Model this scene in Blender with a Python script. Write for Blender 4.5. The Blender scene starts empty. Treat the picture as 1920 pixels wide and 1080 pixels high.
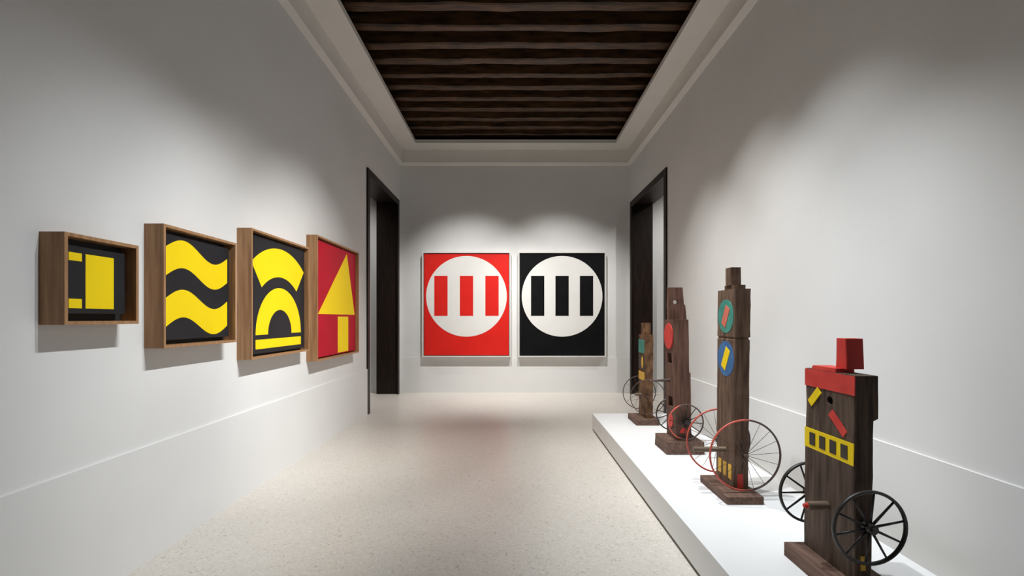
import bpy, bmesh, math, random
from mathutils import Vector, noise
random.seed(7)
S = bpy.context.scene
C = S.collection
V3 = Vector
PI = math.pi

# ------------------------------------------------------------------ camera
cam_d = bpy.data.cameras.new('camera')
cam_d.sensor_width = 36.0
cam_d.lens = 16.5                      # 880 px focal length on 1920 px
cam_d.shift_y = 57 / 1920              # shift lens: verticals stay vertical
cam_d.clip_start = 0.05
cam = bpy.data.objects.new('camera', cam_d)
cam.location = (0, 0, 1.35)
cam.rotation_euler = (PI / 2, 0, 0)
C.objects.link(cam)
S.camera = cam

# ------------------------------------------------------------------ world, exposure
w = bpy.data.worlds.new('world'); S.world = w
w.use_nodes = True
w.node_tree.nodes['Background'].inputs[0].default_value = (0.9, 0.95, 1, 1)
w.node_tree.nodes['Background'].inputs[1].default_value = 0.02
vs = S.view_settings
vs.view_transform = 'Standard'; vs.look = 'None'; vs.gamma = 1.0
vs.use_curve_mapping = False
vs.exposure = -0.08

# ------------------------------------------------------------------ ceiling spotlights
def spot(loc, aim, watt, deg, blend=0.8, col=(1, 0.97, 0.93), rad=0.03):
    d = bpy.data.lights.new('spotlight', 'SPOT')
    d.energy = watt; d.spot_size = math.radians(deg); d.spot_blend = blend
    d.color = col; d.shadow_soft_size = rad
    o = bpy.data.objects.new('spotlight', d); C.objects.link(o)
    o.location = loc
    o.rotation_euler = (V3(aim) - V3(loc)).to_track_quat('-Z', 'Y').to_euler()
    return o
COOL = (0.93, 0.975, 1.0)
NEUT = (1.0, 0.985, 0.955)
# left wall, one for each picture, crossing the room
spot((0.95, 2.15, 4.48), (-2.04, 2.65, 0.38), 240, 52, 1.0, COOL)
spot((0.95, 2.50, 4.48), (-2.04, 3.15, 0.32), 345, 51, 1.0, COOL)
spot((0.95, 2.90, 4.48), (-2.04, 3.90, 0.45), 370, 52, 1.0, NEUT)
spot((0.95, 3.40, 4.48), (-2.04, 5.00, 0.70), 620, 48, 1.0, NEUT)
# back wall
spot((-0.55, 6.36, 4.50), (-0.85, 8.54, 0.25), 540, 70, 1.0, NEUT)
spot((0.66, 6.36, 4.50), (0.92, 8.54, 0.25), 540, 70, 1.0, NEUT)
# right side, for the sculptures
spot((0.30, 2.45, 4.48), (1.55, 2.40, 0.45), 360, 56, 1.0, COOL)
spot((0.62, 3.00, 4.48), (1.62, 3.25, 0.5), 360, 66, 1.0, COOL)
spot((0.76, 3.95, 4.48), (1.62, 4.20, 0.5), 360, 66, 1.0, NEUT)
spot((0.76, 5.00, 4.48), (1.55, 5.20, 0.4), 340, 62, 1.0, NEUT)
# adjoining rooms
spot((-3.6, 7.4, 4.2), (-2.9, 8.5, 1.5), 150, 80, 1.0)
spot((3.9, 7.0, 4.2), (3.0, 8.5, 1.6), 260, 80, 1.0)

# ------------------------------------------------------------------ materials
def mat(name, c1, c2=None, scale=6.0, rough=0.5, bump=0.0, stretch=(1, 1, 1), spec=0.5, detail=4, pos=(0.35, 0.65), bump_scale=None):
    m = bpy.data.materials.new(name); m.use_nodes = True
    nt = m.node_tree; b = nt.nodes['Principled BSDF']
    b.inputs['Roughness'].default_value = rough
    b.inputs['Specular IOR Level'].default_value = spec
    tc = nt.nodes.new('ShaderNodeTexCoord'); mp = nt.nodes.new('ShaderNodeMapping')
    mp.inputs['Scale'].default_value = stretch
    nt.links.new(tc.outputs['Object'], mp.inputs[0])
    nz = nt.nodes.new('ShaderNodeTexNoise')
    nz.inputs['Scale'].default_value = scale; nz.inputs['Detail'].default_value = detail
    nt.links.new(mp.outputs[0], nz.inputs['Vector'])
    r = nt.nodes.new('ShaderNodeValToRGB')
    r.color_ramp.elements[0].position = pos[0]; r.color_ramp.elements[1].position = pos[1]
    r.color_ramp.elements[0].color = (*c1, 1); r.color_ramp.elements[1].color = (*(c2 or c1), 1)
    nt.links.new(nz.outputs[0], r.inputs[0]); nt.links.new(r.outputs[0], b.inputs['Base Color'])
    if bump:
        src = nz
        if bump_scale:
            src = nt.nodes.new('ShaderNodeTexNoise'); src.inputs['Scale'].default_value = bump_scale
            src.inputs['Detail'].default_value = 5
            nt.links.new(mp.outputs[0], src.inputs['Vector'])
        bp = nt.nodes.new('ShaderNodeBump'); bp.inputs['Strength'].default_value = bump
        bp.inputs['Distance'].default_value = 0.004
        nt.links.new(src.outputs[0], bp.inputs['Height']); nt.links.new(bp.outputs[0], b.inputs['Normal'])
    return m

M = {}
M['wall'] = mat('plaster', (0.74, 0.74, 0.735), (0.775, 0.775, 0.77), 1.3, 0.6, 0.06, spec=0.25, bump_scale=9)
M['cornice'] = mat('cornice_plaster', (0.72, 0.70, 0.66), (0.75, 0.73, 0.69), 2, 0.6, spec=0.2)
M['plinth'] = mat('white_lacquer', (0.80, 0.81, 0.82), (0.82, 0.83, 0.84), 2, 0.45, spec=0.3)
M['shadow_gap'] = mat('dark_recess', (0.10, 0.09, 0.08), None, 2, 0.8)
M['door'] = mat('dark_stained_wood', (0.010, 0.006, 0.005), (0.022, 0.013, 0.010), 8, 0.45, 0.1, (6, 6, 0.5), spec=0.25)
M['beam'] = mat('old_waxed_beam', (0.016, 0.007, 0.003), (0.12, 0.056, 0.023), 9, 0.45, 0.8, (0.45, 2.2, 2.2), spec=0.5, pos=(0.3, 0.72))
M['board'] = mat('dark_ceiling_board', (0.008, 0.005, 0.003), (0.02, 0.012, 0.008), 6, 0.8, 0.4, (0.3, 3, 3), spec=0.2)
M['oak'] = mat('walnut_veneer', (0.30, 0.155, 0.070), (0.43, 0.24, 0.115), 9, 0.45, 0.15, (5, 5, 0.35), spec=0.35)
M['backing'] = mat('dark_backing', (0.012, 0.011, 0.011), (0.02, 0.018, 0.016), 5, 0.7)
M['black'] = mat('black_canvas', (0.011, 0.011, 0.014), (0.016, 0.016, 0.019), 4, 0.55, 0.05, spec=0.3, bump_scale=300)
M['deep_black'] = mat('deep_black_canvas', (0.003, 0.003, 0.0035), (0.005, 0.005, 0.0055), 4, 0.6, spec=0.12)
M['crimson'] = mat('crimson_canvas', (0.44, 0.003, 0.018), (0.49, 0.004, 0.022), 4, 0.55, spec=0.2)
M['scarlet'] = mat('scarlet_canvas', (0.66, 0.013, 0.008), (0.71, 0.016, 0.010), 4, 0.55, spec=0.25)
M['yellow'] = mat('yellow_paint', (0.92, 0.655, 0.002), (0.95, 0.69, 0.003), 4, 0.55, spec=0.25)
M['white_paint'] = mat('white_paint', (0.78, 0.77, 0.74), (0.80, 0.79, 0.77), 4, 0.5)
M['white_frame'] = mat('white_frame', (0.74, 0.73, 0.70), None, 4, 0.4)
M['timber'] = mat('weathered_timber', (0.065, 0.038, 0.026), (0.20, 0.125, 0.085), 6, 0.75, 0.7, (7, 7, 0.7), spec=0.2, pos=(0.3, 0.75))
M['timber_dark'] = mat('dark_timber', (0.045, 0.030, 0.023), (0.145, 0.10, 0.075), 6, 0.75, 0.7, (7, 7, 0.7), spec=0.2, pos=(0.3, 0.75))
M['timber_red'] = mat('reddish_timber', (0.085, 0.042, 0.031), (0.21, 0.115, 0.082), 6, 0.75, 0.7, (7, 7, 0.7), spec=0.2, pos=(0.3, 0.75))
M['timber_mixed'] = mat('mottled_timber', (0.06, 0.03, 0.018), (0.26, 0.14, 0.07), 14, 0.75, 0.6, (1, 1, 0.6), spec=0.2, pos=(0.35, 0.7))
M['base'] = mat('base_timber', (0.085, 0.048, 0.036), (0.20, 0.125, 0.095), 6, 0.75, 0.7, (7, 0.7, 7), spec=0.2, pos=(0.3, 0.75))
M['iron'] = mat('black_iron', (0.012, 0.011, 0.011), (0.03, 0.025, 0.022), 20, 0.45, 0.2, spec=0.5)
M['iron_brown'] = mat('rusty_iron', (0.05, 0.03, 0.024), (0.12, 0.075, 0.06), 20, 0.55, 0.2)
M['peg'] = mat('old_peg_wood', (0.10, 0.068, 0.045), (0.22, 0.16, 0.11), 14, 0.6, 0.2, (0.4, 4, 4))
M['red'] = mat('worn_red_paint', (0.56, 0.024, 0.018), (0.70, 0.045, 0.032), 10, 0.55, 0.2)
M['teal'] = mat('teal_paint', (0.02, 0.22, 0.17), (0.05, 0.30, 0.24), 12, 0.55)
M['blue'] = mat('blue_paint', (0.02, 0.11, 0.30), (0.04, 0.16, 0.38), 12, 0.55)
M['salmon'] = mat('salmon_paint', (0.62, 0.14, 0.09), (0.68, 0.19, 0.13), 12, 0.55)
M['ochre'] = mat('ochre_paint', (0.62, 0.34, 0.02), (0.72, 0.44, 0.03), 12, 0.55)
M['stencil'] = mat('dark_stencil_paint', (0.02, 0.015, 0.01), (0.04, 0.03, 0.02), 12, 0.6)

def two_tone_rim(name, red_to):               # iron rim coloured red towards low X, dark brown beyond, noisy edge
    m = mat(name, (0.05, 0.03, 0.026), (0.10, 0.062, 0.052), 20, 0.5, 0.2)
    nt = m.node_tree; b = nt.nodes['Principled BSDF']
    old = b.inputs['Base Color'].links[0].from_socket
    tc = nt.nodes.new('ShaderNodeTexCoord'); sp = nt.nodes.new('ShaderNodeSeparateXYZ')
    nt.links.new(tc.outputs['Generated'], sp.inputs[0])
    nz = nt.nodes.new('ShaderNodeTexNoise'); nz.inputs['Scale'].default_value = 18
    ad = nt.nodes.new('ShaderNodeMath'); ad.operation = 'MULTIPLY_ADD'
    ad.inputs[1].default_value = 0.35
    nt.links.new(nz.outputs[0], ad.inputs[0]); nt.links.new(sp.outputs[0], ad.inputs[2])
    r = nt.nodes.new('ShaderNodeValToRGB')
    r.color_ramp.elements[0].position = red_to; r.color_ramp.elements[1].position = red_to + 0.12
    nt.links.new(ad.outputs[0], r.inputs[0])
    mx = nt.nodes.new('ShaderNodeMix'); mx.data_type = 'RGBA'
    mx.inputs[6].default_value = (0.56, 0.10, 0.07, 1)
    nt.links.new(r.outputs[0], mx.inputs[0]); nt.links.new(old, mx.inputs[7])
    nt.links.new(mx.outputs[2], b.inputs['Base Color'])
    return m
M['rim_red'] = two_tone_rim('red_brown_rim', 0.64)
M['rim_half'] = two_tone_rim('half_red_rim', 0.42)

def terrazzo():
    m = bpy.data.materials.new('terrazzo'); m.use_nodes = True
    nt = m.node_tree; b = nt.nodes['Principled BSDF']; N = nt.nodes.new; L = nt.links.new
    tc = N('ShaderNodeTexCoord')
    v = N('ShaderNodeTexVoronoi'); v.inputs['Scale'].default_value = 95
    L(tc.outputs['Object'], v.inputs['Vector'])
    sp = N('ShaderNodeSeparateColor'); L(v.outputs['Color'], sp.inputs[0])
    r = N('ShaderNodeValToRGB'); cr = r.color_ramp
    cr.elements[0].position = 0.0; cr.elements[0].color = (0.48, 0.43, 0.375, 1)
    cr.elements[1].position = 1.0; cr.elements[1].color = (0.70, 0.66, 0.61, 1)
    e = cr.elements.new(0.035); e.color = (0.55, 0.50, 0.44, 1)
    e = cr.elements.new(0.07); e.color = (0.60, 0.56, 0.51, 1)
    e = cr.elements.new(0.75); e.color = (0.645, 0.605, 0.555, 1)
    L(sp.outputs[0], r.inputs[0])
    v2 = N('ShaderNodeTexVoronoi'); v2.inputs['Scale'].default_value = 11
    L(tc.outputs['Object'], v2.inputs['Vector'])
    s2 = N('ShaderNodeValToRGB'); s2.color_ramp.elements[0].position = 0.10; s2.color_ramp.elements[1].position = 0.14
    L(v2.outputs['Distance'], s2.inputs[0])
    s3 = N('ShaderNodeSeparateColor'); L(v2.outputs['Color'], s3.inputs[0])
    gt = N('ShaderNodeMath'); gt.operation = 'GREATER_THAN'; gt.inputs[1].default_value = 0.12; L(s3.outputs[1], gt.inputs[0])
    mxm = N('ShaderNodeMath'); mxm.operation = 'MAXIMUM'; L(s2.outputs[0], mxm.inputs[0]); L(gt.outputs[0], mxm.inputs[1])
    mx = N('ShaderNodeMix'); mx.data_type = 'RGBA'
    mx.inputs[6].default_value = (0.47, 0.42, 0.37, 1)
    L(mxm.outputs[0], mx.inputs[0]); L(r.outputs[0], mx.inputs[7])
    nz = N('ShaderNodeTexNoise'); nz.inputs['Scale'].default_value = 1.2
    L(tc.outputs['Object'], nz.inputs['Vector'])
    ra = N('ShaderNodeMapRange'); ra.inputs[3].default_value = 0.94; ra.inputs[4].default_value = 1.06
    L(nz.outputs[0], ra.inputs[0])
    mu = N('ShaderNodeVectorMath'); mu.operation = 'SCALE'
    L(mx.outputs[2], mu.inputs[0]); L(ra.outputs[0], mu.inputs[3])
    L(mu.outputs[0], b.inputs['Base Color'])
    b.inputs['Roughness'].default_value = 0.35
    b.inputs['Specular IOR Level'].default_value = 0.5
    return m
M['floor'] = terrazzo()

# ------------------------------------------------------------------ mesh helpers
def add_box(bm, x0, x1, y0, y1, z0, z1):
    vs_ = [bm.verts.new((x, y, z)) for z in (z0, z1) for x, y in ((x0, y0), (x1, y0), (x1, y1), (x0, y1))]
    for f in ((0, 3, 2, 1), (4, 5, 6, 7), (0, 1, 5, 4), (1, 2, 6, 5), (2, 3, 7, 6), (3, 0, 4, 7)):
        bm.faces.new([vs_[i] for i in f])

def boxes(*bs):
    bm = bmesh.new()
    for b in bs: add_box(bm, *b)
    return bm

def add_loft(bm, rings, caps=True, closed=False):
    vv = [[bm.verts.new(p) for p in r] for r in rings]
    n = len(vv[0])
    for a in range(len(vv) if closed else len(vv) - 1):
        A, B = vv[a], vv[(a + 1) % len(vv)]
        for i in range(n):
            bm.faces.new((A[i], A[(i + 1) % n], B[(i + 1) % n], B[i]))
    if caps and not closed:
        bm.faces.new(vv[0][::-1]); bm.faces.new(vv[-1])

def add_cyl(bm, p0, p1, r0, r1=None, n=14):
    r1 = r0 if r1 is None else r1
    p0, p1 = V3(p0), V3(p1); d = (p1 - p0).normalized()
    a = d.orthogonal().normalized(); b = d.cross(a)
    add_loft(bm, [[p + (a * math.cos(t) + b * math.sin(t)) * r for t in (2 * PI * i / n for i in range(n))]
                  for p, r in ((p0, r0), (p1, r1))])

def add_rim(bm, R, rr, ra, n=64, k=10):         # ring about the local Y axis
    rings = []
    for i in range(n):
        t = 2 * PI * i / n; ring = []
        for j in range(k):
            s = 2 * PI * j / k
            q = R + rr * math.cos(s)
            ring.append((q * math.cos(t), ra * math.sin(s), q * math.sin(t)))
        rings.append(ring)
    add_loft(bm, rings, closed=True)

def add_prism(bm, pts, O, U, W, N, th):         # flat outline in a plane, given a little thickness
    O, U, W, N = V3(O), V3(U), V3(W), V3(N)
    a = [bm.verts.new(O + U * u + W * v) for u, v in pts]
    b = [bm.verts.new(O + U * u + W * v + N * th) for u, v in pts]
    bm.faces.new(a); bm.faces.new(b[::-1])
    n = len(pts)
    for i in range(n):
        bm.faces.new((a[i], b[i], b[(i + 1) % n], a[(i + 1) % n]))

def origin(o):
    while o.parent: o = o.parent
    return o.location

def obj(name, bm, material, parent=None, bevel=0.0, smooth=False):
    bmesh.ops.recalc_face_normals(bm, faces=bm.faces)
    me = bpy.data.meshes.new(name)
    if parent is not None:
        bmesh.ops.translate(bm, verts=bm.verts, vec=-origin(parent))
    bm.to_mesh(me); bm.free()
    me.materials.append(M[material] if isinstance(material, str) else material)
    o = bpy.data.objects.new(name, me); C.objects.link(o)
    if parent is not None: o.parent = parent
    if smooth:
        for p in me.polygons: p.use_smooth = True
    if bevel:
        md = o.modifiers.new('bevel', 'BEVEL'); md.width = bevel; md.segments = 2; md.limit_method = 'ANGLE'
    return o

def thing(name, loc, label, cat, group=None):
    o = bpy.data.objects.new(name, None); C.objects.link(o)
    o.location = loc; o.empty_display_size = 0.1
    o['label'] = label; o['category'] = cat
    if group: o['group'] = group
    return o

def struct(name, bm, material, label=None):
    o = obj(name, bm, material)
    o['kind'] = 'structure'
    if label: o['label'] = label
    return o

# ------------------------------------------------------------------ the room
XL, XR, YB, YF = -2.04, 2.145, 8.54, -3.0
WT = 0.37                                         # wall thickness at the doorways
TOP = 4.95
SOF = 4.40                                        # soffit height
LD = (6.58, 8.42, 3.47)                           # left doorway: from, to, head
RD = (6.48, 8.46, 3.44)
struct('floor', boxes((-6.0, 6.0, YF, 8.95, -0.12, 0.0)), 'floor', 'pale beige polished terrazzo floor')
struct('wall_back', boxes((-6.0, 6.0, YB, 8.95, 0, TOP)), 'wall', 'white plaster end wall behind the two large panels')
wl = struct('wall_left', boxes((XL - WT, XL, YF, LD[0], 0, TOP), (XL - WT, XL, LD[0], LD[1], LD[2], TOP), (XL - WT, XL, LD[1], YB, 0, TOP)), 'wall', 'white plaster wall on the left with four framed pictures')
wr = struct('wall_right', boxes((XR, XR + WT, YF, RD[0], 0, TOP), (XR, XR + WT, RD[0], RD[1], RD[2], TOP), (XR, XR + WT, RD[1], YB, 0, TOP)), 'wall', 'white plaster wall on the right behind the sculptures')
struct('wall_front', boxes((-6.0, 6.0, YF - 0.2, YF, 0, TOP)), 'wall')
struct('wall_far_left', boxes((-6.2, -6.0, YF, 8.95, 0, TOP)), 'wall')
struct('wall_far_right', boxes((6.0, 6.2, YF, 8.95, 0, TOP)), 'wall')
# smooth lower wall, a little proud of the plaster above
PR = 0.015; DZ = 0.64
obj('wainscot', boxes((XL, XL + PR, YF, LD[0], 0, DZ)), 'wall', wl)
obj('wainscot', boxes((XR - PR, XR, YF, RD[0], 0, DZ)), 'wall', wr)
obj('wainscot', boxes((XL, XR, YB - 0.012, YB, 0, DZ)), 'wall', bpy.data.objects['wall_back'])

# ceiling: plaster border with a recessed timber field
OX0, OX1, OY1, OY0 = -1.678, 1.808, 8.16, -2.5
bm = boxes((XL, OX0, YF, YB, SOF, SOF + 0.06), (OX1, XR, YF, YB, SOF, SOF + 0.06),
           (OX0, OX1, OY1, YB, SOF, SOF + 0.06), (OX0, OX1, YF, OY0, SOF, SOF + 0.06))
ceil = struct('ceiling', bm, 'cornice', 'plaster ceiling border around dark timber beams')
obj('ceiling_boards', boxes((XL, XR, YF, YB, 4.86, 4.95)), 'board', ceil)
struct('ceiling_annex', boxes((-6.0, XL - WT, YF, YB, SOF, SOF + 0.1), (XR + WT, 6.0, YF, YB, SOF, SOF + 0.1)), 'cornice')

def beam(yc, k):
    wd = random.uniform(0.095, 0.12) * (1.12 if k == 8 else 1); z0 = 4.55 + random.uniform(-0.006, 0.006)
    rings = []; n = 40; x0, x1 = XL + 0.05, XR - 0.05
    for i in range(n + 1):
        x = x0 + (x1 - x0) * i / n
        def j(s, a): return a * noise.noise((x * 1.6, yc * 7 + s, s * 3.1)) + 0.4 * a * noise.noise((x * 7, yc * 5 + s, s))
        a, b = yc - wd / 2 + j(1, 0.020), yc + wd / 2 + j(2, 0.020)
        zb = z0 + j(3, 0.012); c = 0.012 + abs(j(4, 0.012)); d = 0.012 + abs(j(5, 0.012))
        rings.append([(x, a, 4.87), (x, a, zb + c), (x, a + c, zb), (x, b - d, zb), (x, b, zb + d), (x, b, 4.87)])
    bm = bmesh.new(); add_loft(bm, rings)
    obj('beam', bm, 'beam', ceil)
for k in range(20):
    beam(4.847 + 0.3387 * (k - 8), k)

# cornice band below the soffit
def cornice(name, pts):                            # pts: profile (offset from wall, z)
    bm = bmesh.new()
    kind = name
    if kind == 'trim_1':   f = lambda o, s: (XL + o, (YF, YB - o)[s])
    elif kind == 'trim_2': f = lambda o, s: (XR - o, (YF, YB - o)[s])
    else:                  f = lambda o, s: ((XL + o, XR - o)[s], YB - o)
    add_loft(bm, [[(*f(o, s), z) for o, z in pts] for s in (0, 1)])
    struct(name, bm, 'cornice')
prof = [(0, 4.125), (0.012, 4.125), (0.055, 4.17), (0.055, SOF), (0, SOF)]
for n_ in ('trim_1', 'trim_2', 'trim_3'): cornice(n_, prof)

# dark timber doorways: lining through the wall and a flat architrave
def doorway(name, xin, sgn, y0, y1, zt, label):
    d = bpy.data.objects.new(name, None); C.objects.link(d)
    d.location = (xin, (y0 + y1) / 2, 0); d['kind'] = 'structure'; d['label'] = label
    xo = xin + sgn * (WT + 0.01); xa = xin - sgn * 0.022; t = 0.045; aw = 0.10
    X = lambda a, b: (min(a, b), max(a, b))
    obj('jamb', boxes((*X(xin, xo), y0, y0 + t, 0, zt - t)), 'door', d, 0.003)
    obj('jamb', boxes((*X(xin, xo), y1 - t, y1, 0, zt - t)), 'door', d, 0.003)
    obj('head', boxes((*X(xin, xo), y0, y1, zt - t, zt)), 'door', d, 0.003)
    obj('architrave', boxes((*X(xa, xin), y0, y0 + aw, 0, zt)), 'door', d, 0.003)
    obj('architrave', boxes((*X(xa, xin), y1 - aw, y1, 0, zt)), 'door', d, 0.003)
    obj('architrave', boxes((*X(xa, xin), y0 + aw, y1 - aw, zt - aw, zt)), 'door', d, 0.003)
doorway('door_1', XL, -1, *LD, 'tall open doorway with dark wood lining in the left wall')
doorway('door_2', XR, 1, *RD, 'tall open doorway with dark wood lining in the right wall')

# ------------------------------------------------------------------ display platform
PX0, PX1, PY1, PZ = 0.972, 1.90, 5.68, 0.20
pl = thing('display_platform', (1.436, 3.0, 0), 'long low white display platform under the four wooden sculptures', 'platform')
obj('platform_top', boxes((PX0, PX1, 0.2, PY1, 0.022, PZ)), 'plinth', pl, 0.002)
obj('recessed_base', boxes((PX0 + 0.02, PX1 - 0.02, 0.22, PY1 - 0.02, 0, 0.022)), 'shadow_gap', pl)

# ------------------------------------------------------------------ pictures
# Plain colour compositions hang where the framed works hang, at their size and in their colours.
def circle(cu, cv, r, n=56, a0=0, a1=2 * PI, rv=None):
    rv = rv or r
    full = abs(a1 - a0 - 2 * PI) < 1e-6
    m_ = n if full else n + 1
    return [(cu + r * math.cos(a0 + (a1 - a0) * i / n), cv + rv * math.sin(a0 + (a1 - a0) * i / n)) for i in range(m_)]
def arch(cu, cv, r0, r1, a0, a1, n=40):
    return circle(cu, cv, r1, n, a0, a1 - 1e-5) + circle(cu, cv, r0, n, a0, a1 - 1e-5)[::-1]
def rect(u0, u1, v0, v1): return [(u0, v0), (u1, v0), (u1, v1), (u0, v1)]
def wave(v, h, amp, n=40):
    up = [(-0.47 + 0.94 * i / n, v + h / 2 + amp * math.sin(2 * PI * i / n)) for i in range(n + 1)]
    return up[::-1] + [(u, q - h) for u, q in up]

def box_frame(y0, y1, z0, z1, canvas, ground, shapes, label):
    """deep wooden box frame on the left wall with a canvas floating inside; shapes in units of the canvas side"""
    xf = XL + 0.11; t = 0.016; yc, zc = (y0 + y1) / 2, (z0 + z1) / 2
    p = thing('framed_picture', (XL, yc, z0), label, 'picture', 'framed yellow pictures on the left wall')
    bm = boxes((XL, xf, y0, y0 + t, z0, z1), (XL, xf, y1 - t, y1, z0, z1), (XL, xf, y0 + t, y1 - t, z0, z0 + t), (XL, xf, y0 + t, y1 - t, z1 - t, z1))
    obj('frame', bm, 'oak', p)
    obj('backing', boxes((XL + 0.004, XL + 0.03, y0 + t, y1 - t, z0 + t, z1 - t)), 'backing', p)
    xc = XL + 0.078; h = canvas / 2
    c = obj('canvas', boxes((XL + 0.03, xc, yc - h, yc + h, zc - h, zc + h)), ground, p, 0.002)
    for s in shapes:
        bm = bmesh.new()
        add_prism(bm, [(u * canvas, v * canvas) for u, v in s], (xc - 0.0005, yc, zc), (0, 1, 0), (0, 0, 1), (1, 0, 0), 0.0015)
        obj('painted_shape', bm, 'yellow', c)
    return p
box_frame(2.024, 2.427, 1.322, 1.725, 0.305, 'black', [rect(-0.22, 0.28, -0.42, 0.40), rect(-0.49, -0.28, 0.28, 0.40), rect(-0.49, -0.28, -0.42, -0.28)],
          'smallest of the deep wooden box frames, yellow on black, leftmost in the row')
box_frame(2.601, 3.288, 1.184, 1.876, 0.61, 'black', [wave(0.24, 0.27, 0.09), wave(-0.24, 0.27, 0.09)],
          'medium wooden box frame, yellow on black, second from the left')
box_frame(3.478, 4.470, 1.042, 2.022, 0.914, 'black',
          [arch(0, -0.34, 0.52, 0.78, 0.90, PI - 0.90), arch(0, -0.34, 0.22, 0.42, 0.0, PI), rect(-0.42, 0.42, -0.46, -0.38)],
          'large wooden box frame, yellow on black, third from the left')
box_frame(4.653, 5.918, 0.922, 2.180, 1.20, 'crimson',
          [[(-0.45, -0.13), (0.47, -0.13), (0.24, 0.47)], rect(0.0, 0.28, -0.49, -0.15)],
          'largest wooden box frame, yellow on a crimson ground, nearest the left doorway')

def wall_panel(x0, x1, ground, bars, label):
    z0, z1 = 0.686, 2.515; yf = YB - 0.108; t = 0.02
    xc = (x0 + x1) / 2
    p = thing('framed_picture', (xc, YB, z0 - 0.03), label, 'picture', 'large framed pictures on the end wall')
    g = 0.012
    a0, a1, b0, b1 = x0 - g - t, x1 + g + t, z0 - g - t, z1 + g + t
    bm = boxes((a0, a0 + t, yf, YB, b0, b1), (a1 - t, a1, yf, YB, b0, b1), (a0 + t, a1 - t, yf, YB, b0, b0 + t), (a0 + t, a1 - t, yf, YB, b1 - t, b1))
    obj('frame', bm, 'white_frame', p)
    obj('backing', boxes((a0 + t, a1 - t, YB - 0.03, YB - 0.014, b0 + t, b1 - t)), 'white_frame', p)
    yc = yf + 0.022
    c = obj('canvas', boxes((x0, x1, yc, YB - 0.03, z0, z1)), ground, p, 0.002)
    bm = bmesh.new()
    add_prism(bm, circle(0, 0, 0.727, 96), (xc, yc + 0.0005, 1.748), (1, 0, 0), (0, 0, 1), (0, -1, 0), 0.0015)
    d = obj('white_disc', bm, 'white_paint', c)
    for u0, u1 in bars:
        bm = bmesh.new()
        add_prism(bm, rect(u0, u1, -0.36, 0.36), (xc, yc - 0.001, 1.755), (1, 0, 0), (0, 0, 1), (0, -1, 0), 0.0015)
        obj('painted_bar', bm, ground, c)
wall_panel(-1.582, -0.058, 'scarlet', ((-0.58, -0.34), (-0.12, 0.12), (0.34, 0.58)), 'large red picture with a white disc, left of two on the end wall')
wall_panel(0.146, 1.658, 'deep_black', ((-0.56, -0.32), (-0.12, 0.12), (0.32, 0.56)), 'large black picture with a white disc, right of two on the end wall')

# ------------------------------------------------------------------ sculptures
def timber(bm, secs, jit=0.0025, ch=0.006, step=0.05, seed=0):
    """squared upright timber: secs = (z, x0, x1, y0, y1) from bottom to top; edges chamfered and a little uneven"""
    rows = []
    for a, b in zip(secs[:-1], secs[1:]):
        n = max(1, int(abs(b[0] - a[0]) / step))
        for i in range(n): rows.append([p + (q - p) * i / n for p, q in zip(a, b)])
    rows.append(list(secs[-1]))
    rings = []
    for i, (z, x0, x1, y0, y1) in enumerate(rows):
        f = lambda s: jit * (noise.noise((z * 9, s * 5.3, seed)) + 0.6 * noise.noise((z * 31, s * 7.7, seed)))
        x0 += f(1); x1 += f(2); y0 += f(3); y1 += f(4); c = ch * (0.7 + 0.6 * abs(noise.noise((z * 13, 3, seed))))
        rings.append([(x0 + c, y0, z), (x1 - c, y0, z), (x1, y0 + c, z), (x1, y1 - c, z), (x1 - c, y1, z), (x0 + c, y1, z), (x0, y1 - c, z), (x0, y0 + c, z)])
    add_loft(bm, rings)

def cut(o, *cutters):
    """real holes: subtract cutter meshes (world coordinates) from an object"""
    tmp = []
    for bm in cutters:
        k = obj('cutter', bm, 'stencil'); tmp.append(k)
        md = o.modifiers.new('hole', 'BOOLEAN'); md.object = k; md.operation = 'DIFFERENCE'; md.solver = 'EXACT'
    bpy.context.view_layer.update()
    dg = bpy.context.evaluated_depsgraph_get()
    me = bpy.data.meshes.new_from_object(o.evaluated_get(dg))
    o.modifiers.clear(); o.data = me
    for k in tmp: bpy.data.objects.remove(k, do_unlink=True)

def wheel(parent, cx, cy, cz, R, rr, ra, spokes, sr, hub_r, hub_l, rim_mat, spoke_mat, a0=0.0, hub_mat=None):
    off = V3((cx, cy, cz)) - origin(parent)
    bm = bmesh.new(); add_rim(bm, R - rr, rr, ra)
    wo = obj('wheel', bm, rim_mat, None, smooth=True); wo.parent = parent; wo.location = off
    bm = bmesh.new(); add_cyl(bm, (0, -hub_l / 2, 0), (0, hub_l / 2, 0), hub_r, hub_r, 16)
    add_cyl(bm, (0, -hub_l / 2 - 0.008, 0), (0, -hub_l / 2, 0), hub_r * 0.55, hub_r * 0.6, 12)
    h = obj('hub', bm, hub_mat or spoke_mat); h.parent = wo
    bm = bmesh.new(); add_cyl(bm, (0, 0, hub_r * 0.7), (0, 0, R - rr * 1.2), sr * 1.35, sr, 8)
    first = obj('spoke', bm, spoke_mat, None, smooth=True)
    for i in range(spokes):
        s = first if i == 0 else first.copy()
        if i: C.objects.link(s)
        s.parent = wo; s.rotation_euler = (0, a0 + 2 * PI * i / spokes, 0)
    return wo

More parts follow.
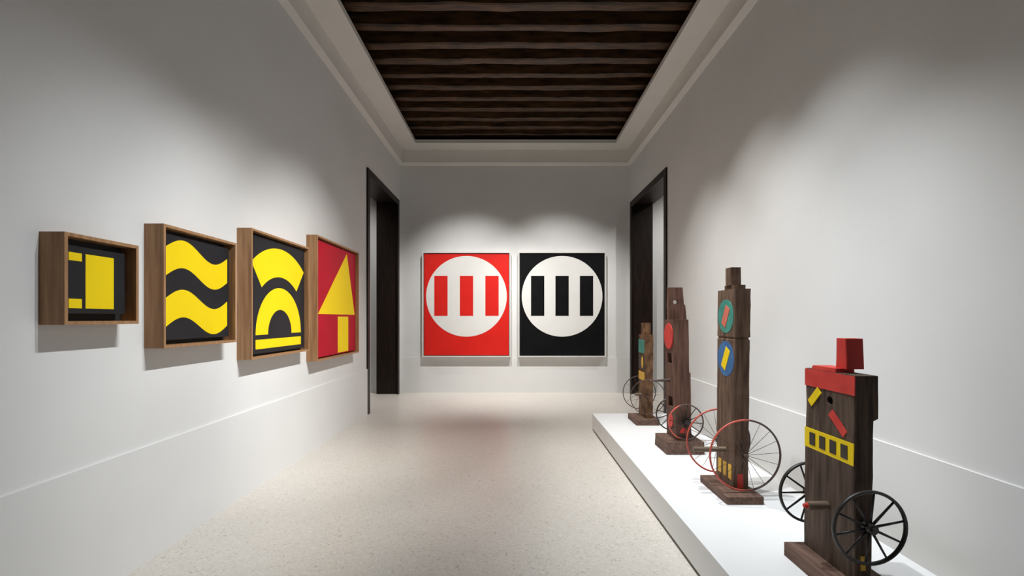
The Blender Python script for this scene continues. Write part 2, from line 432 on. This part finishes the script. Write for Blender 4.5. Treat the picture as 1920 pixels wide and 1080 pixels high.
def side_shape(parent, pts, x, yc, zc, material, name='painted_mark', th=0.004):
    """paint on the face turned to the room (normal -X); u runs towards the far end"""
    bm = bmesh.new()
    add_prism(bm, pts, (x, yc, zc), (0, 1, 0), (0, 0, 1), (-1, 0, 0), th)
    return obj(name, bm, material, parent)
def near_shape(parent, pts, xc, y, zc, material, name='painted_mark', th=0.004):
    bm = bmesh.new()
    add_prism(bm, pts, (xc, y, zc), (1, 0, 0), (0, 0, 1), (0, -1, 0), th)
    return obj(name, bm, material, parent)
def tilted(w_, h_, a):
    return [(u * math.cos(a) - v * math.sin(a), u * math.sin(a) + v * math.cos(a)) for u, v in rect(-w_ / 2, w_ / 2, -h_ / 2, h_ / 2)]
GR = 'wheeled timber sculptures on the platform'

# nearest: broad plank with a red head and black ten-spoke wheels
s = thing('sculpture', (1.45, 2.07, PZ), 'broad timber sculpture with red block on top and black spoked wheels', 'sculpture', GR)
bm = bmesh.new(); timber(bm, [(0.20, 1.322, 1.56, 1.80, 2.285), (0.263, 1.322, 1.56, 1.80, 2.285)], 0.003, 0.006, 0.03, 1); obj('base_block', bm, 'base', s)
bm = bmesh.new()
timber(bm, [(0.263, 1.408, 1.476, 1.925, 2.268), (0.75, 1.410, 1.488, 1.93, 2.262), (0.925, 1.414, 1.493, 1.935, 2.258), (0.935, 1.414, 1.513, 1.935, 2.258), (1.112, 1.414, 1.513, 1.935, 2.262)], seed=2)
col1 = obj('column', bm, 'timber_dark', s)
bm = bmesh.new(); add_cyl(bm, (1.38, 2.088, 0.985), (1.475, 2.088, 0.985), 0.019, 0.019, 16); cut(col1, bm)
bm = bmesh.new(); timber(bm, [(1.112, 1.416, 1.50, 2.055, 2.225), (1.130, 1.418, 1.50, 2.055, 2.215)], 0.003, 0.004, 0.01, 8); obj('shoulder_block', bm, 'red', s)
bm = bmesh.new(); timber(bm, [(1.130, 1.447, 1.525, 2.03, 2.10), (1.262, 1.447, 1.525, 2.035, 2.095)], 0.002, 0.004, 0.04, 3); obj('tenon', bm, 'red', s)
side_shape(col1, rect(-0.165, 0.163, -0.040, 0.040), 1.415, 2.098, 1.070, 'red', 'red_head_band')
side_shape(col1, tilted(0.10, 0.036, -0.8), 1.414, 2.19, 0.985, 'yellow')
side_shape(col1, tilted(0.12, 0.036, 0.7), 1.414, 2.035, 0.895, 'red')
side_shape(col1, rect(-0.160, 0.163, -0.046, 0.046), 1.413, 2.096, 0.785, 'yellow', 'yellow_band')
for u in (-0.105, -0.035, 0.035, 0.105):
    side_shape(col1, rect(u - 0.020, u + 0.020, -0.029, 0.029), 1.410, 2.096, 0.785, 'stencil', 'dark_bar', 0.003)
near_shape(col1, rect(-0.010, 0.010, -0.03, 0.03), 1.44, 1.928, 0.345, 'ochre')
bm = bmesh.new(); add_cyl(bm, (1.42, 2.095, 0.515), (1.318, 2.095, 0.515), 0.019, 0.019, 16); pg = obj('peg', bm, 'peg', s)
bm = bmesh.new(); add_cyl(bm, (1.320, 2.095, 0.515), (1.302, 2.095, 0.515), 0.013, 0.009, 14); obj('peg_tip', bm, 'red', pg)
wheel(s, 1.443, 1.893, 0.505, 0.152, 0.0068, 0.010, 10, 0.0042, 0.020, 0.045, 'iron', 'iron', 0.12)
wheel(s, 1.470, 2.318, 0.492, 0.152, 0.0068, 0.010, 10, 0.0042, 0.020, 0.045, 'iron', 'iron', 0.30)

# second: tall timber with green and blue discs and big thin red rims
s = thing('sculpture', (1.45, 3.1, PZ), 'tallest timber sculpture with green and blue discs and large thin red-rimmed wheels', 'sculpture', GR)
bm = bmesh.new(); timber(bm, [(0.20, 1.325, 1.555, 2.895, 3.31), (0.247, 1.325, 1.555, 2.895, 3.31)], 0.005, 0.008, 0.03, 11); obj('base_block', bm, 'base', s)
bm = bmesh.new()
timber(bm, [(0.247, 1.424, 1.526, 3.025, 3.285), (0.40, 1.432, 1.524, 3.025, 3.29), (1.210, 1.436, 1.536, 3.025, 3.285), (1.214, 1.441, 1.531, 3.03, 3.28), (1.226, 1.441, 1.531, 3.03, 3.28), (1.230, 1.436, 1.540, 3.025, 3.285), (1.542, 1.438, 1.541, 3.025, 3.282)], seed=12)
col2 = obj('column', bm, 'timber', s)
bm = bmesh.new(); timber(bm, [(1.542, 1.462, 1.540, 3.09, 3.23), (1.572, 1.462, 1.540, 3.09, 3.23)], 0.002, 0.004, 0.02, 13); obj('shoulder_block', bm, 'timber', s)
bm = bmesh.new(); timber(bm, [(1.572, 1.455, 1.525, 3.12, 3.20), (1.690, 1.456, 1.523, 3.12, 3.20)], 0.003, 0.005, 0.04, 14); obj('tenon', bm, 'timber', s)
g_ = side_shape(col2, circle(0, 0, 0.112, 40), 1.438, 3.152, 1.364, 'teal', 'green_disc')
side_shape(g_, tilted(0.065, 0.14, 0.5), 1.4350, 3.152, 1.364, 'salmon', 'salmon_bar', 0.003)
b_ = side_shape(col2, circle(0, 0, 0.118, 40), 1.438, 3.152, 1.081, 'blue', 'blue_disc')
side_shape(b_, tilted(0.065, 0.15, 0.5), 1.4350, 3.152, 1.081, 'yellow', 'yellow_bar', 0.003)
for u in (-0.075, 0.0, 0.075):
    side_shape(col2, rect(u - 0.022, u + 0.022, -0.046, 0.046), 1.432, 3.150, 0.345, 'ochre', 'yellow_block', 0.006)
near_shape(col2, rect(-0.022, 0.016, -0.045, 0.045), 1.475, 3.028, 0.30, 'red')
bm = bmesh.new(); add_cyl(bm, (1.44, 3.152, 0.472), (1.217, 3.152, 0.472), 0.017, 0.017, 16); obj('peg', bm, 'peg', s)
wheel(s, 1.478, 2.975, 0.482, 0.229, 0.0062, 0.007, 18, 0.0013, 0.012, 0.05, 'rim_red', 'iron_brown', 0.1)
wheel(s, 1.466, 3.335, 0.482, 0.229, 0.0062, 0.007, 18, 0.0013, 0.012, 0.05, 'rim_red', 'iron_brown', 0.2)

# third: post with square mortises, a holed tenon and a red disc
s = thing('sculpture', (1.46, 4.12, PZ), 'leaning timber sculpture with red disc, square mortises and a holed top', 'sculpture', GR)
bm = bmesh.new(); timber(bm, [(0.20, 1.306, 1.622, 3.953, 4.285), (0.3055, 1.306, 1.622, 3.953, 4.285)], 0.005, 0.008, 0.03, 21); obj('base_block', bm, 'base', s)
bm = bmesh.new()
timber(bm, [(0.3055, 1.405, 1.535, 4.013, 4.262), (0.88, 1.392, 1.530, 4.013, 4.265), (0.89, 1.392, 1.518, 4.013, 4.265), (1.34, 1.382, 1.510, 4.013, 4.27)], seed=22)
col3 = obj('column', bm, 'timber_red', s)
cut(col3, boxes((1.30, 1.46, 4.085, 4.195, 0.955, 1.045)), boxes((1.30, 1.46, 4.085, 4.195, 0.575, 0.665)))
bm = bmesh.new()
timber(bm, [(1.34, 1.400, 1.560, 4.19, 4.25), (1.42, 1.400, 1.553, 4.19, 4.25), (1.47, 1.400, 1.547, 4.19, 4.25), (1.475, 1.400, 1.536, 4.19, 4.25), (1.626, 1.400, 1.526, 4.19, 4.25)], 0.003, 0.005, 0.04, 23)
tn = obj('tenon', bm, 'timber_red', s)
bm = bmesh.new(); add_cyl(bm, (1.45, 4.15, 1.497), (1.48, 4.30, 1.497), 0.020, 0.020, 16); cut(tn, bm)
side_shape(col3, circle(0, 0, 0.112, 40), 1.390, 4.142, 1.195, 'red', 'red_disc', 0.0125)
near_shape(col3, circle(0, 0, 0.03, 20), 1.465, 4.017, 0.385, 'red')
side_shape(col3, circle(0, 0, 0.055, 28), 1.402, 4.14, 0.45, 'red', 'red_disc')
bm = bmesh.new(); add_cyl(bm, (1.40, 4.14, 0.805), (1.215, 4.14, 0.800), 0.016, 0.006, 12); obj('peg', bm, 'iron_brown', s)
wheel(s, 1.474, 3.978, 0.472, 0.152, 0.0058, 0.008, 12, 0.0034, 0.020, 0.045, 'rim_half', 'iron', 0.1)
wheel(s, 1.474, 4.315, 0.472, 0.152, 0.0058, 0.008, 12, 0.0034, 0.020, 0.045, 'iron', 'iron', 0.25)

# farthest: smaller mottled post with colour patches and plain thin hoops
s = thing('sculpture', (1.47, 5.2, PZ), 'smallest mottled timber sculpture with teal and yellow patches, farthest on the platform', 'sculpture', GR)
bm = bmesh.new(); timber(bm, [(0.20, 1.335, 1.587, 5.035, 5.40), (0.261, 1.335, 1.587, 5.035, 5.40)], 0.005, 0.008, 0.03, 31); obj('base_block', bm, 'base', s)
bm = bmesh.new()
timber(bm, [(0.261, 1.455, 1.542, 5.13, 5.385), (1.168, 1.450, 1.545, 5.13, 5.385)], 0.004, seed=32)
col4 = obj('column', bm, 'timber_mixed', s)
bm = bmesh.new(); timber(bm, [(1.168, 1.460, 1.545, 5.22, 5.32), (1.300, 1.462, 1.543, 5.22, 5.32)], 0.003, 0.005, 0.04, 33); obj('tenon', bm, 'timber_mixed', s)
side_shape(col4, rect(-0.115, -0.005, -0.075, 0.075), 1.452, 5.258, 1.040, 'teal')
side_shape(col4, rect(0.005, 0.115, -0.075, 0.075), 1.452, 5.258, 1.040, 'teal')
side_shape(col4, rect(-0.115, 0.115, -0.075, 0.075), 1.453, 5.258, 0.86, 'stencil')
side_shape(col4, circle(-0.04, 0, 0.035, 24, rv=0.065), 1.450, 5.258, 0.86, 'ochre', 'yellow_oval')
side_shape(col4, rect(-0.115, 0.115, -0.045, 0.045), 1.453, 5.258, 0.71, 'ochre')
bm = bmesh.new(); add_cyl(bm, (1.46, 5.258, 0.50), (1.38, 5.258, 0.50), 0.015, 0.015, 12); obj('peg', bm, 'peg', s)
wheel(s, 1.475, 5.095, 0.497, 0.192, 0.0045, 0.006, 10, 0.0012, 0.012, 0.06, 'iron_brown', 'iron_brown', 0.1)
wheel(s, 1.470, 5.42, 0.497, 0.192, 0.0045, 0.006, 10, 0.0012, 0.012, 0.06, 'iron_brown', 'iron_brown', 0.3)
